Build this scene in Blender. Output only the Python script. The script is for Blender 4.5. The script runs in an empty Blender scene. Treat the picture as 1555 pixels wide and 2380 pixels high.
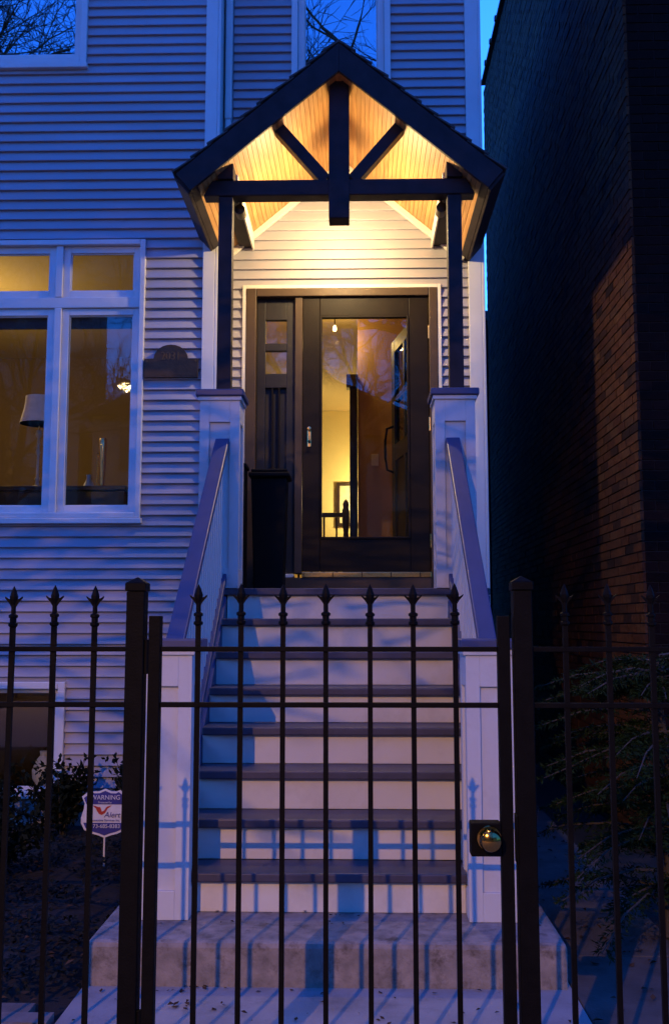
import bpy, math, random
from mathutils import Vector, Matrix
random.seed(11)
R = math.radians
scene = bpy.context.scene
col = scene.collection

# ------------------------------------------------------------------ camera
cam_data = bpy.data.cameras.new('camera'); cam = bpy.data.objects.new('camera', cam_data)
col.objects.link(cam); scene.camera = cam
cam.location = (0, 0, 1.42)
cam.rotation_euler = (R(90 + 6.5), 0, R(1.37))
cam_data.sensor_fit = 'VERTICAL'; cam_data.sensor_height = 24.0
cam_data.lens = 24.0 * 2296.0 / 2380.0
cam_data.clip_start = 0.05; cam_data.clip_end = 2000

# ------------------------------------------------------------------ dusk sky, last of the daylight, exposure
SKY_STRENGTH = 0.15
SKY_TINT = (0.052, 0.26, 1.0, 1)
SUN_AZ, SUN_EL = R(25), R(4)
world = bpy.data.worlds.new('World'); scene.world = world; world.use_nodes = True
wn = world.node_tree.nodes; wl = world.node_tree.links
bg = wn['Background']
sky = wn.new('ShaderNodeTexSky'); sky.sky_type = 'NISHITA'; sky.sun_disc = False
sky.sun_elevation = SUN_EL; sky.sun_rotation = SUN_AZ; sky.air_density = 1.3; sky.ozone_density = 3.0; sky.dust_density = 1.0
tint = wn.new('ShaderNodeMix'); tint.data_type = 'RGBA'; tint.blend_type = 'MULTIPLY'
tint.inputs[0].default_value = 1.0; tint.inputs[7].default_value = SKY_TINT
wl.new(sky.outputs[0], tint.inputs[6]); wl.new(tint.outputs[2], bg.inputs[0])
bg.inputs[1].default_value = SKY_STRENGTH
sun_d = bpy.data.lights.new('sun', 'SUN'); sun = bpy.data.objects.new('sun', sun_d); col.objects.link(sun)
sun_d.energy = 0.01; sun_d.angle = R(12); sun_d.color = (0.75, 0.8, 1.0)
sun.rotation_euler = (R(90) - SUN_EL, 0, R(180) - SUN_AZ)
scene.view_settings.view_transform = 'Standard'; scene.view_settings.look = 'None'
scene.view_settings.exposure = 3.6; scene.view_settings.gamma = 1.0
scene.render.engine = 'CYCLES'
cy = scene.cycles
cy.use_denoising = True
try: cy.denoiser = 'OPENIMAGEDENOISE'
except Exception: pass
cy.max_bounces = 8; cy.diffuse_bounces = 4; cy.glossy_bounces = 4; cy.transmission_bounces = 6; cy.transparent_max_bounces = 16
cy.sample_clamp_indirect = 4.0; cy.caustics_reflective = False; cy.caustics_refractive = False

# ------------------------------------------------------------------ materials
def new_mat(name):
    m = bpy.data.materials.new(name); m.use_nodes = True
    return m, m.node_tree.nodes, m.node_tree.links, m.node_tree.nodes['Principled BSDF']

def paint(name, c, rough=0.5, var=0.12, scale=6.0, bump=0.0, bscale=60.0, metal=0.0, spec=0.5, stretch=(1, 1, 1), coat=0.0, rand=0.0, dirt=0.0, dscale=2.3):
    """solid colour with uneven tone (noise), optional fine relief, optional difference from piece to piece"""
    m, n, l, b = new_mat(name)
    b.inputs['Roughness'].default_value = rough; b.inputs['Metallic'].default_value = metal
    b.inputs['Specular IOR Level'].default_value = spec
    b.inputs['Coat Weight'].default_value = coat; b.inputs['Coat Roughness'].default_value = 0.12
    tc = n.new('ShaderNodeTexCoord'); mp = n.new('ShaderNodeMapping'); mp.inputs['Scale'].default_value = stretch
    geo = n.new('ShaderNodeNewGeometry')
    l.new(geo.outputs['Position'], mp.inputs[0])
    no = n.new('ShaderNodeTexNoise'); no.inputs['Scale'].default_value = scale; no.inputs['Detail'].default_value = 6
    l.new(mp.outputs[0], no.inputs['Vector'])
    rp = n.new('ShaderNodeMapRange'); rp.inputs[1].default_value = 0.3; rp.inputs[2].default_value = 0.7
    rp.inputs[3].default_value = 1 - var; rp.inputs[4].default_value = 1 + var
    l.new(no.outputs[0], rp.inputs[0])
    fac = rp.outputs[0]
    if rand:
        oi = n.new('ShaderNodeObjectInfo'); r2 = n.new('ShaderNodeMapRange')
        r2.inputs[3].default_value = 1 - rand; r2.inputs[4].default_value = 1 + rand
        l.new(oi.outputs['Random'], r2.inputs[0])
        mu = n.new('ShaderNodeMath'); mu.operation = 'MULTIPLY'; l.new(fac, mu.inputs[0]); l.new(r2.outputs[0], mu.inputs[1]); fac = mu.outputs[0]
    vm = n.new('ShaderNodeVectorMath'); vm.operation = 'SCALE'; vm.inputs[0].default_value = c[:3]
    l.new(fac, vm.inputs['Scale'])
    colour = vm.outputs[0]
    if dirt:
        d = n.new('ShaderNodeTexNoise'); d.inputs['Scale'].default_value = dscale; d.inputs['Detail'].default_value = 8; d.inputs['Roughness'].default_value = 0.7
        l.new(mp.outputs[0], d.inputs['Vector'])
        dr = n.new('ShaderNodeMapRange'); dr.inputs[1].default_value = 0.52; dr.inputs[2].default_value = 0.7; dr.inputs[4].default_value = dirt
        l.new(d.outputs[0], dr.inputs[0])
        mx = n.new('ShaderNodeMix'); mx.data_type = 'RGBA'; l.new(dr.outputs[0], mx.inputs[0]); l.new(colour, mx.inputs[6])
        mx.inputs[7].default_value = (c[0] * .35, c[1] * .3, c[2] * .25, 1); colour = mx.outputs[2]
    l.new(colour, b.inputs['Base Color'])
    if bump:
        n2 = n.new('ShaderNodeTexNoise'); n2.inputs['Scale'].default_value = bscale; n2.inputs['Detail'].default_value = 5
        l.new(mp.outputs[0], n2.inputs['Vector'])
        bp = n.new('ShaderNodeBump'); bp.inputs['Strength'].default_value = bump; bp.inputs['Distance'].default_value = 0.004
        l.new(n2.outputs[0], bp.inputs['Height']); l.new(bp.outputs[0], b.inputs['Normal'])
    return m

def wood(name, c1, c2, rough=0.35, coat=0.4, rand=0.15, axis=1):
    m, n, l, b = new_mat(name)
    b.inputs['Roughness'].default_value = rough; b.inputs['Coat Weight'].default_value = coat; b.inputs['Coat Roughness'].default_value = 0.15
    geo = n.new('ShaderNodeNewGeometry'); oi = n.new('ShaderNodeObjectInfo')
    ad = n.new('ShaderNodeVectorMath'); ad.operation = 'ADD'
    cx = n.new('ShaderNodeVectorMath'); cx.operation = 'SCALE'; cx.inputs[0].default_value = (7, 13, 5)
    l.new(oi.outputs['Random'], cx.inputs['Scale']); l.new(geo.outputs['Position'], ad.inputs[0]); l.new(cx.outputs[0], ad.inputs[1])
    mp = n.new('ShaderNodeMapping'); s = [22, 22, 22]; s[axis] = 1.6; mp.inputs['Scale'].default_value = s
    l.new(ad.outputs[0], mp.inputs[0])
    no = n.new('ShaderNodeTexNoise'); no.inputs['Scale'].default_value = 1.4; no.inputs['Detail'].default_value = 7; no.inputs['Distortion'].default_value = 1.2
    l.new(mp.outputs[0], no.inputs['Vector'])
    rp = n.new('ShaderNodeValToRGB'); rp.color_ramp.elements[0].position = 0.35; rp.color_ramp.elements[1].position = 0.68
    rp.color_ramp.elements[0].color = (*c2, 1); rp.color_ramp.elements[1].color = (*c1, 1)
    l.new(no.outputs[0], rp.inputs[0])
    r2 = n.new('ShaderNodeMapRange'); r2.inputs[3].default_value = 1 - rand; r2.inputs[4].default_value = 1 + rand
    l.new(oi.outputs['Random'], r2.inputs[0])
    vm = n.new('ShaderNodeVectorMath'); vm.operation = 'SCALE'; l.new(rp.outputs[0], vm.inputs[0]); l.new(r2.outputs[0], vm.inputs['Scale'])
    l.new(vm.outputs[0], b.inputs['Base Color'])
    bp = n.new('ShaderNodeBump'); bp.inputs['Strength'].default_value = 0.12; bp.inputs['Distance'].default_value = 0.002
    l.new(no.outputs[0], bp.inputs['Height']); l.new(bp.outputs[0], b.inputs['Normal'])
    return m

def glass(name, refl=0.06, edge=0.6, tintc=(0.93, 0.95, 0.95), rough=0.0, ripple=0.0):
    """thin pane: mostly clear, mirrors more towards grazing"""
    m, n, l, b = new_mat(name); n.remove(b)
    out = n['Material Output']
    tr = n.new('ShaderNodeBsdfTransparent'); tr.inputs[0].default_value = (*tintc, 1)
    gl = n.new('ShaderNodeBsdfGlossy'); gl.inputs['Roughness'].default_value = rough
    lw = n.new('ShaderNodeFresnel'); lw.inputs[0].default_value = 1.5
    mr = n.new('ShaderNodeMapRange'); mr.inputs[1].default_value = 0.04; mr.inputs[2].default_value = 1.0
    mr.inputs[3].default_value = refl; mr.inputs[4].default_value = edge
    l.new(lw.outputs[0], mr.inputs[0])
    if ripple:
        geo = n.new('ShaderNodeNewGeometry'); no = n.new('ShaderNodeTexNoise'); no.inputs['Scale'].default_value = 2.0
        l.new(geo.outputs['Position'], no.inputs['Vector'])
        bp = n.new('ShaderNodeBump'); bp.inputs['Strength'].default_value = ripple; bp.inputs['Distance'].default_value = 0.01
        l.new(no.outputs[0], bp.inputs['Height']); l.new(bp.outputs[0], gl.inputs['Normal'])
    mx = n.new('ShaderNodeMixShader'); l.new(mr.outputs[0], mx.inputs[0]); l.new(tr.outputs[0], mx.inputs[1]); l.new(gl.outputs[0], mx.inputs[2])
    l.new(mx.outputs[0], out.inputs[0])
    return m

def emit(name, c, s):
    m, n, l, b = new_mat(name)
    b.inputs['Base Color'].default_value = (*c, 1); b.inputs['Emission Color'].default_value = (*c, 1); b.inputs['Emission Strength'].default_value = s
    return m

def leafmat(name, c, var=0.45, rough=0.75, trans=0.15):
    m, n, l, b = new_mat(name)
    geo = n.new('ShaderNodeNewGeometry')
    r2 = n.new('ShaderNodeMapRange'); r2.inputs[3].default_value = 1 - var; r2.inputs[4].default_value = 1 + var
    l.new(geo.outputs['Random Per Island'], r2.inputs[0])
    vm = n.new('ShaderNodeVectorMath'); vm.operation = 'SCALE'; vm.inputs[0].default_value = c; l.new(r2.outputs[0], vm.inputs['Scale'])
    l.new(vm.outputs[0], b.inputs['Base Color']); b.inputs['Roughness'].default_value = rough
    b.inputs['Specular IOR Level'].default_value = 0.12
    return m

def brickmat(name, island):
    m, n, l, b = new_mat(name)
    b.inputs['Roughness'].default_value = 0.9; b.inputs['Specular IOR Level'].default_value = 0.2
    geo = n.new('ShaderNodeNewGeometry')
    if island: src = geo.outputs['Random Per Island']
    else: src = n.new('ShaderNodeObjectInfo').outputs['Random']
    rp = n.new('ShaderNodeValToRGB'); rp.color_ramp.interpolation = 'LINEAR'
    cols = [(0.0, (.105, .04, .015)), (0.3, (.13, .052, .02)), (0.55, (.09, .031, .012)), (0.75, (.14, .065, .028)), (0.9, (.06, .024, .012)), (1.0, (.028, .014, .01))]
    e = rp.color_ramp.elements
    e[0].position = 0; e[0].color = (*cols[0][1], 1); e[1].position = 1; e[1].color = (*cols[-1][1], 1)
    for p, c in cols[1:-1]:
        k = e.new(p); k.color = (*c, 1)
    l.new(src, rp.inputs[0])
    no = n.new('ShaderNodeTexNoise'); no.inputs['Scale'].default_value = 30; no.inputs['Detail'].default_value = 6
    l.new(geo.outputs['Position'], no.inputs['Vector'])
    mr = n.new('ShaderNodeMapRange'); mr.inputs[1].default_value = .3; mr.inputs[2].default_value = .7; mr.inputs[3].default_value = .4; mr.inputs[4].default_value = .85
    l.new(no.outputs[0], mr.inputs[0])
    vm = n.new('ShaderNodeVectorMath'); vm.operation = 'SCALE'; l.new(rp.outputs[0], vm.inputs[0]); l.new(mr.outputs[0], vm.inputs['Scale'])
    l.new(vm.outputs[0], b.inputs['Base Color'])
    bp = n.new('ShaderNodeBump'); bp.inputs['Strength'].default_value = .5; bp.inputs['Distance'].default_value = .006
    l.new(no.outputs[0], bp.inputs['Height']); l.new(bp.outputs[0], b.inputs['Normal'])
    return m

M = {}
M['siding'] = paint('siding_vinyl', (.355, .335, .375), .55, .07, 3.0, .08, 40, stretch=(.4, 1, 1), rand=.04)
M['trim'] = paint('white_trim', (.66, .65, .64), .5, .06, 4.0, .06, 50)
M['newel'] = paint('white_paint', (.57, .55, .53), .5, .05, 5.0, .05, 60, dirt=.22, dscale=5)
M['riser'] = paint('riser_paint', (.66, .61, .54), .5, .06, 3.0, .05, 50, dirt=.25)
M['tread'] = paint('tread_paint', (.052, .047, .072), .5, .2, 8.0, .1, 70, dirt=.45, dscale=7)
M['rail'] = paint('rail_paint', (.045, .052, .12), .45, .1, 8.0, .05, 60)
M['timber'] = paint('dark_timber', (.022, .015, .018), .55, .3, 10, .2, 60, spec=.2)
M['shingle'] = paint('asphalt_shingle', (.05, .045, .045), .9, .3, 30, .5, 220, rand=.2)
M['bead'] = wood('beadboard', (.58, .31, .11), (.40, .185, .055), .5, .12, .12)
M['walltrim'] = paint('cream_trim', (.70, .66, .58), .5, .05, 5)
M['bronze'] = paint('door_bronze', (.013, .008, .005), .5, .15, 8, .05, 60, spec=.15)
M['doorframe'] = paint('door_frame_brown', (.075, .048, .03), .5, .12, 8, .05, 60, spec=.25)
M['darkdoor'] = wood('entry_door_wood', (.010, .005, .003), (.006, .003, .002), .55, .02, .1, 2)
M['darkwood'] = wood('dark_wood', (.035, .014, .006), (.018, .007, .003), .4, .3, .1, 2)
M['brass'] = paint('brass', (.75, .5, .18), .25, .1, 20, metal=1.0)
M['knob'] = paint('knob_brass', (.30, .19, .055), .14, .15, 40, metal=1.0)
M['iron'] = paint('iron_paint', (.0032, .0028, .0026), .6, .3, 25, .25, 160, spec=.08)
M['concrete'] = paint('concrete', (.27, .25, .24), .85, .16, 5, .5, 120, dirt=.5, dscale=4)
M['old_concrete'] = paint('old_concrete', (.07, .06, .055), .9, .3, 6, .6, 90, dirt=.7)
M['concrete2'] = paint('concrete_block', (.24, .20, .175), .9, .3, 14, .7, 90, dirt=.95, dscale=11)
M['soil'] = paint('soil', (.009, .007, .006), .95, .4, 14, .9, 60)
M['asphalt'] = paint('asphalt', (.05, .05, .05), .9, .2, 20, .6, 200)
M['paver'] = paint('paver', (.16, .13, .12), .9, .2, 20, .5, 120, rand=.25)
M['mortar'] = paint('mortar', (.055, .045, .035), .95, .2, 20, .5, 150)
M['brick'] = brickmat('brick_clay', False)
M['brickmass'] = brickmat('brick_clay_mass', True)
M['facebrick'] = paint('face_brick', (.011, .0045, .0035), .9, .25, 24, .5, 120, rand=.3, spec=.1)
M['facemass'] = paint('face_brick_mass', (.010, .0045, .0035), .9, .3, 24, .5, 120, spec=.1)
M['facemortar'] = paint('face_mortar', (.012, .009, .009), .95, .2, 20)
M['coping'] = paint('clay_coping', (.09, .07, .06), .8, .2, 10)
M['glass'] = glass('window_glass', .05, .5)
M['doorglass'] = glass('storm_glass', .035, .5, ripple=.04)
M['inner_glass'] = glass('inner_door_glass', .015, .3, (.6, .55, .5))
M['coated'] = glass('coated_glass', .42, .7, (.5, .53, .56), ripple=.05)
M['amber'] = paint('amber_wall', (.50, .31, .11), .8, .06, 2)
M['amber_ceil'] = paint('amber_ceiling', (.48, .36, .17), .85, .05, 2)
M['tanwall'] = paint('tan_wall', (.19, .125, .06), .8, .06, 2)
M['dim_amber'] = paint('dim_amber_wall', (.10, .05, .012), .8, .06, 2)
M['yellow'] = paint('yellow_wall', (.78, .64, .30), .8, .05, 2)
M['floor'] = wood('floor_wood', (.16, .08, .035), (.10, .05, .02), .4, .3, .1, 1)
M['black'] = paint('black_plastic', (.003, .003, .0033), .6, .2, 10, spec=.1)
M['blind'] = paint('dark_blind', (.035, .03, .04), .7, .1, 10)
M['unlit_room_dark'] = paint('unlit_room_dark', (.02, .022, .03), .9, .2, 3)
M['shade'] = paint('lamp_shade', (.85, .78, .72), .8, .08, 20)
M['plaque'] = paint('plaque_bronze', (.045, .028, .015), .5, .35, 18, .3, 80, metal=.3)
M['plaque_gold'] = paint('plaque_letters', (.095, .058, .022), .45, .2, 30, metal=.3)
M['sign_white'] = paint('sign_white', (.70, .68, .70), .45, .08, 20)
M['sign_blue'] = paint('sign_blue', (.03, .03, .22), .45, .1, 20)
M['sign_red'] = paint('sign_red', (.45, .03, .02), .45, .1, 20)
M['bark'] = paint('bark', (.05, .04, .032), .9, .3, 14, .7, 50)
M['leaf_dark'] = leafmat('leaf_dark', (.006, .010, .005))
M['leaf_cover'] = leafmat('leaf_cover', (.010, .012, .010))
M['needle'] = leafmat('needle', (.009, .021, .004))
M['dead'] = leafmat('dead_leaf', (.05, .027, .014))
M['lampmetal'] = paint('lamp_metal', (.10, .10, .10), .5, .1, 10, metal=.6)
M['ceramic'] = paint('pale_ceramic', (.6, .52, .38), .4, .08, 10)
M['plate'] = paint('switch_plate', (.75, .66, .45), .4, .03, 10)
M['print'] = paint('picture_print', (.62, .56, .38), .5, .12, 30)
M['farwall'] = paint('far_house_wall', (.30, .22, .18), .85, .15, 3)
M['farroof'] = paint('far_house_roof', (.06, .05, .05), .9, .2, 10)
M['farglass'] = paint('far_window', (.03, .03, .035), .1, .05, 3)
M['lamp_warm'] = emit('lamp_glow', (1.0, .78, .45), 2.0)
M['bulb_warm'] = emit('bulb_glow', (1.0, .72, .32), .5)
M['street_glow'] = emit('street_lamp_glow', (1.0, .74, .32), 12.0)

# ------------------------------------------------------------------ mesh helpers
class MB:
    def __init__(s): s.v = []; s.f = []; s.smooth = False
    def add(s, vs, fs):
        o = len(s.v); s.v += [tuple(p) for p in vs]; s.f += [tuple(i + o for i in f) for f in fs]; return s
    def box(s, x0, x1, y0, y1, z0, z1):
        return s.add([(x0, y0, z0), (x1, y0, z0), (x1, y1, z0), (x0, y1, z0), (x0, y0, z1), (x1, y0, z1), (x1, y1, z1), (x0, y1, z1)],
                     [(0, 3, 2, 1), (4, 5, 6, 7), (0, 1, 5, 4), (1, 2, 6, 5), (2, 3, 7, 6), (3, 0, 4, 7)])
    def prism(s, poly, y0, y1, plane='xz'):
        """polygon in xz (extruded along y), in yz (extruded along x) or xy (extruded along z)"""
        n = len(poly)
        if plane == 'xz': a = [(p[0], y0, p[1]) for p in poly]; b = [(p[0], y1, p[1]) for p in poly]
        elif plane == 'yz': a = [(y0, p[0], p[1]) for p in poly]; b = [(y1, p[0], p[1]) for p in poly]
        else: a = [(p[0], p[1], y0) for p in poly]; b = [(p[0], p[1], y1) for p in poly]
        fs = [tuple(range(n)), tuple(range(2 * n - 1, n - 1, -1))] + [(i, i + n, (i + 1) % n + n, (i + 1) % n) for i in range(n)]
        return s.add(a + b, fs)
    def beam(s, p, q, w, h, upv=(0, 0, 1)):
        p, q = Vector(p), Vector(q); d = (q - p).normalized(); u = Vector(upv)
        side = d.cross(u).normalized() * w / 2; u = side.cross(d).normalized() * h / 2
        vs = [p - side - u, p + side - u, p + side + u, p - side + u, q - side - u, q + side - u, q + side + u, q - side + u]
        return s.add(vs, [(0, 3, 2, 1), (4, 5, 6, 7), (0, 1, 5, 4), (1, 2, 6, 5), (2, 3, 7, 6), (3, 0, 4, 7)])
    def tube(s, pts, rads, n=8, cap=True):
        pts = [Vector(p) for p in pts]; rings = []
        for i, p in enumerate(pts):
            d = (pts[min(i + 1, len(pts) - 1)] - pts[max(i - 1, 0)]).normalized()
            a = d.cross(Vector((0, 0, 1)) if abs(d.z) < .9 else Vector((1, 0, 0))).normalized(); b = d.cross(a)
            rings.append([p + (a * math.cos(2 * math.pi * k / n) + b * math.sin(2 * math.pi * k / n)) * rads[i] for k in range(n)])
        vs = [v for r in rings for v in r]; fs = []
        for i in range(len(pts) - 1):
            for k in range(n):
                fs.append((i * n + k, i * n + (k + 1) % n, (i + 1) * n + (k + 1) % n, (i + 1) * n + k))
        if cap: fs += [tuple(range(n - 1, -1, -1)), tuple((len(pts) - 1) * n + k for k in range(n))]
        return s.add(vs, fs)
    def lathe(s, prof, c=(0, 0, 0), n=16, axis='z'):
        vs = []; fs = []
        for r, z in prof:
            for k in range(n):
                a = 2 * math.pi * k / n; x, y = r * math.cos(a), r * math.sin(a)
                vs.append((c[0] + x, c[1] + y, c[2] + z) if axis == 'z' else (c[0] + x, c[1] + z, c[2] + y))
        for i in range(len(prof) - 1):
            for k in range(n):
                q = (i * n + k, i * n + (k + 1) % n, (i + 1) * n + (k + 1) % n, (i + 1) * n + k)
                fs.append(q if axis == 'z' else q[::-1])
        m = len(prof) - 1
        f0 = tuple(range(n - 1, -1, -1)); f1 = tuple(m * n + k for k in range(n))
        fs += [f0, f1] if axis == 'z' else [f0[::-1], f1[::-1]]
        s.smooth = True
        return s.add(vs, fs)
    def ring(s, x0, x1, z0, z1, w, y0, y1):
        """rectangular frame in the xz plane, members butted"""
        s.box(x0, x0 + w, y0, y1, z0, z1); s.box(x1 - w, x1, y0, y1, z0, z1)
        s.box(x0 + w, x1 - w, y0, y1, z0, z0 + w); s.box(x0 + w, x1 - w, y0, y1, z1 - w, z1); return s
    def mesh(s, name, mat, off=(0, 0, 0)):
        me = bpy.data.meshes.new(name)
        me.from_pydata([(v[0] - off[0], v[1] - off[1], v[2] - off[2]) for v in s.v], [], s.f)
        me.materials.append(M[mat]); me.update()
        if s.smooth: me.polygons.foreach_set('use_smooth', [True] * len(me.polygons))
        return me
    def build(s, name, mat, parent=None, bevel=0.0, label=None):
        off = wloc(parent)
        o = bpy.data.objects.new(name, s.mesh(name, mat, off)); col.objects.link(o); o.parent = parent
        if s.smooth:
            md = o.modifiers.new('edges', 'EDGE_SPLIT'); md.split_angle = R(40)
        if bevel:
            md = o.modifiers.new('bevel', 'BEVEL'); md.width = bevel; md.segments = 2; md.limit_method = 'ANGLE'; md.harden_normals = False
        if label: o['label'] = label
        return o

def wloc(o):
    v = Vector((0, 0, 0))
    while o is not None: v += o.location; o = o.parent
    return v
def piece(name, me, parent, loc, scale=(1, 1, 1), rot=(0, 0, 0)):
    o = bpy.data.objects.new(name, me); col.objects.link(o); o.parent = parent
    o.location = Vector(loc) - wloc(parent); o.scale = scale; o.rotation_euler = rot
    return o
def tag(o, label, cat, group=None):
    o['label'] = label; o['category'] = cat
    if group: o['group'] = group
    return o
def thing(name, loc, label, cat, group=None):
    o = bpy.data.objects.new(name, None); col.objects.link(o); o.location = loc; o.empty_display_size = .1
    return tag(o, label, cat, group)
def struct(o, kind='structure'): o['kind'] = kind; return o
def B(*a): return MB().box(*a)
def text(name, s, size, mat, parent, loc, rot=(R(90), 0, 0), shear=0.0, align='CENTER', extrude=.001, sx=1.0):
    cu = bpy.data.curves.new(name, 'FONT'); cu.body = s; cu.size = size; cu.align_x = align; cu.align_y = 'CENTER'
    cu.extrude = extrude; cu.shear = shear; cu.materials.append(M[mat])
    tmp = bpy.data.objects.new('tmp', cu); col.objects.link(tmp)
    me = bpy.data.meshes.new_from_object(tmp.evaluated_get(bpy.context.evaluated_depsgraph_get()))
    bpy.data.objects.remove(tmp)
    o = bpy.data.objects.new(name, me); col.objects.link(o); o.parent = parent
    o.location = Vector(loc) - wloc(parent); o.rotation_euler = rot; o.scale = (sx, 1, 1)
    return o

LW, BW = 7.0, 7.25           # faces of the left wall and of the set-back entrance bay

# ------------------------------------------------------------------ ground
struct(B(-200, 200, -200, 200, -.30, -.06).build('ground', 'soil'))
struct(B(-60, 60, -16, -7.2, -.3, -.05).build('road', 'asphalt'))
struct(B(-60, 60, -4.6, 2.3, -.3, -.004).build('pavement', 'concrete'))
struct(B(-60, 60, -7.2, -7.05, -.3, .0).build('kerb', 'concrete'))
soil = MB()
nx, ny = 60, 60
for (gx0, gx1, gy0, gy1) in ((-6, -1.095, 2.3, 7.05), ):
    base = len(soil.v)
    vs = []; fs = []
    for j in range(ny + 1):
        for i in range(nx + 1):
            x = gx0 + (gx1 - gx0) * i / nx; y = gy0 + (gy1 - gy0) * j / ny
            e = min(1, (gx1 - x) / .25)
            vs.append((x, y, -.03 + .07 * e * max(0, min(1, (y - 3.7) / .6)) + .012 * math.sin(9 * x) * math.cos(7 * y) + random.uniform(-.008, .008)))
    for j in range(ny):
        for i in range(nx):
            a = j * (nx + 1) + i; fs.append((a, a + 1, a + nx + 2, a + nx + 1))
    soil.add(vs, fs)
struct(soil.build('garden_bed_soil', 'soil'))
walk = thing('front_walk', (-.13, 3.2, 0), '', ''); del walk['label']; del walk['category']; struct(walk)
for (y0, y1) in ((2.305, 3.28), (3.288, 4.3)):
    B(-1.092, .835, y0, y1, -.1, 0).build('slab', 'concrete', walk, .006)
gang = thing('side_path', (1.4, 6, 0), '', ''); del gang['label']; del gang['category']; struct(gang)
for k in range(11):
    y0 = 2.305 + k * 1.1
    B(.842, 1.42, y0, y0 + 1.092, -.1, -.008).build('slab', 'old_concrete', gang, .006)
pad = MB().box(-1.085, .82, 4.07, 4.9, -.05, .17).build('concrete_step', 'concrete2', None, .022); struct(pad)
pv = thing('paver_strip', (-1.8, 3.3, 0), '', ''); del pv['label']; del pv['category']; struct(pv)
pm = MB().box(-.097, .097, -.047, .047, -.05, 0).mesh('paver', 'paver')
for r in range(12):
    for c in range(6):
        x = -1.21 - c * .2 - (.1 if r % 2 else 0); y = 2.72 + r * .1
        if x < -2.25: continue
        piece('paver', pm, pv, (x, y, .012 + random.uniform(-.004, .004)), rot=(random.uniform(-.02, .02), random.uniform(-.02, .02), random.uniform(-.03, .03)))

# ------------------------------------------------------------------ house
house = thing('house', (-1.5, 7.2, 0), 'pale clapboard house with white window frames and gabled entrance canopy, lit from inside', 'house')
SP = .0762; Z0 = .215
def holes_split(x0, x1, z, holes):
    segs = [(x0, x1)]
    for (hx0, hx1, hz0, hz1) in holes:
        if z + SP * .5 > hz0 and z + SP * .5 < hz1:
            ns = []
            for a, b in segs:
                if hx1 <= a or hx0 >= b: ns.append((a, b)); continue
                if hx0 > a: ns.append((a, hx0))
                if hx1 < b: ns.append((hx1, b))
            segs = ns
    return [(a, b) for a, b in segs if b - a > .01]
def wall_holes(x0, x1, z0, z1, y0, y1, holes, mat, name, parent):
    xs = sorted({x0, x1} | {h[i] for h in holes for i in (0, 1) if x0 < h[i] < x1})
    zs = sorted({z0, z1} | {h[i] for h in holes for i in (2, 3) if z0 < h[i] < z1})
    mb = MB()
    for i in range(len(xs) - 1):
        run = None
        for j in range(len(zs) - 1):
            cx, cz = (xs[i] + xs[i + 1]) / 2, (zs[j] + zs[j + 1]) / 2
            solid = not any(h[0] < cx < h[1] and h[2] < cz < h[3] for h in holes)
            if solid:
                if run is None: run = [zs[j], zs[j + 1]]
                else: run[1] = zs[j + 1]
            if (not solid or j == len(zs) - 2) and run is not None:
                mb.box(xs[i], xs[i + 1], y0, y1, run[0], run[1]); run = None
    return mb.build(name, mat, parent)
WIN = (-2.83, -1.552, 2.175, 4.24)      # living-room window, outer casing
UPW = (-3.12, -2.035, 5.62, 7.20)       # upper left window
BSW = (-2.95, -2.05, .22, 1.02)         # garden-level window
BUW = (-.508, .262, 4.95, 6.95)         # window above the canopy
DOOR = (-.838, .60, 1.66, 3.945)        # front entrance
prof = [(0, 0), (-.018, .002), (-.0225, 0), (-.0240, .004), (-.0225, .009), (-.0015, SP + .0012), (0, SP + .0012)]
sm = MB().prism(prof, 0, 1, 'yz').mesh('siding_board', 'siding')
HT = 7.4
lwall = wall_holes(-5.2, -1.04, -.2, HT, LW, LW + .14, [WIN, UPW, BSW], 'siding', 'wall', house)
bwall = wall_holes(-1.035, .932, -.2, HT, BW, BW + .14, [BUW, DOOR], 'siding', 'wall', house)
def side(wall, x0, x1, y, holes, zlow):
    z = Z0; far = MB()
    while z < HT - .05:
        if z >= zlow:
            for a, b in holes_split(x0, x1, z, holes):
                piece('siding_board', sm, wall, (a, y, z), (b - a, 1, 1))
        z += SP
side(lwall, -3.3, -1.132, LW - .001, [WIN, UPW, BSW], .2)
side(bwall, -.955, .834, BW - .001, [BUW, DOOR], .2)
B(-5.2, -3.31, LW - .012, LW - .001, .2, HT).build('far_siding', 'siding', lwall)
B(-5.2, -1.03, LW - .03, LW - .001, -.2, .205).build('foundation', 'concrete', house)
# side walls, back and roof
B(.80, .932, BW + .142, 11.5, -.2, HT).build('side_wall', 'siding', house)
B(-1.039, -1.031, LW + .001, BW - .002, .2, HT).build('return_wall', 'trim', house)
B(-5.2, -5.06, LW + .142, 14.2, -.2, HT).build('side_wall', 'siding', house)
B(-5.2, .932, 14.2, 14.34, -.2, HT).build('back_wall', 'siding', house)
B(-5.4, 1.0, LW - .05, 14.5, HT + .002, HT + .2).build('roof', 'shingle', house)
B(.80, .932, 11.502, 14.198, -.2, HT).build('side_wall', 'siding', house)
B(.934, 1.03, 7.75, 8.62, 6.60, 7.0).build('side_eave', 'timber', house, .01)
# corner boards
B(-1.131, -1.0415, LW - .038, LW - .002, .2, HT).build('corner_board', 'trim', house, .004)
B(-1.0405, -1.018, LW - .038, LW + .07, .2, HT).build('corner_board', 'trim', house, .004)
B(.835, .9335, BW - .038, BW - .002, .2, HT).build('corner_board', 'trim', house, .004)
B(.934, .957, BW - .038, BW + .08, .2, HT).build('corner_board', 'trim', house, .004)
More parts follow.
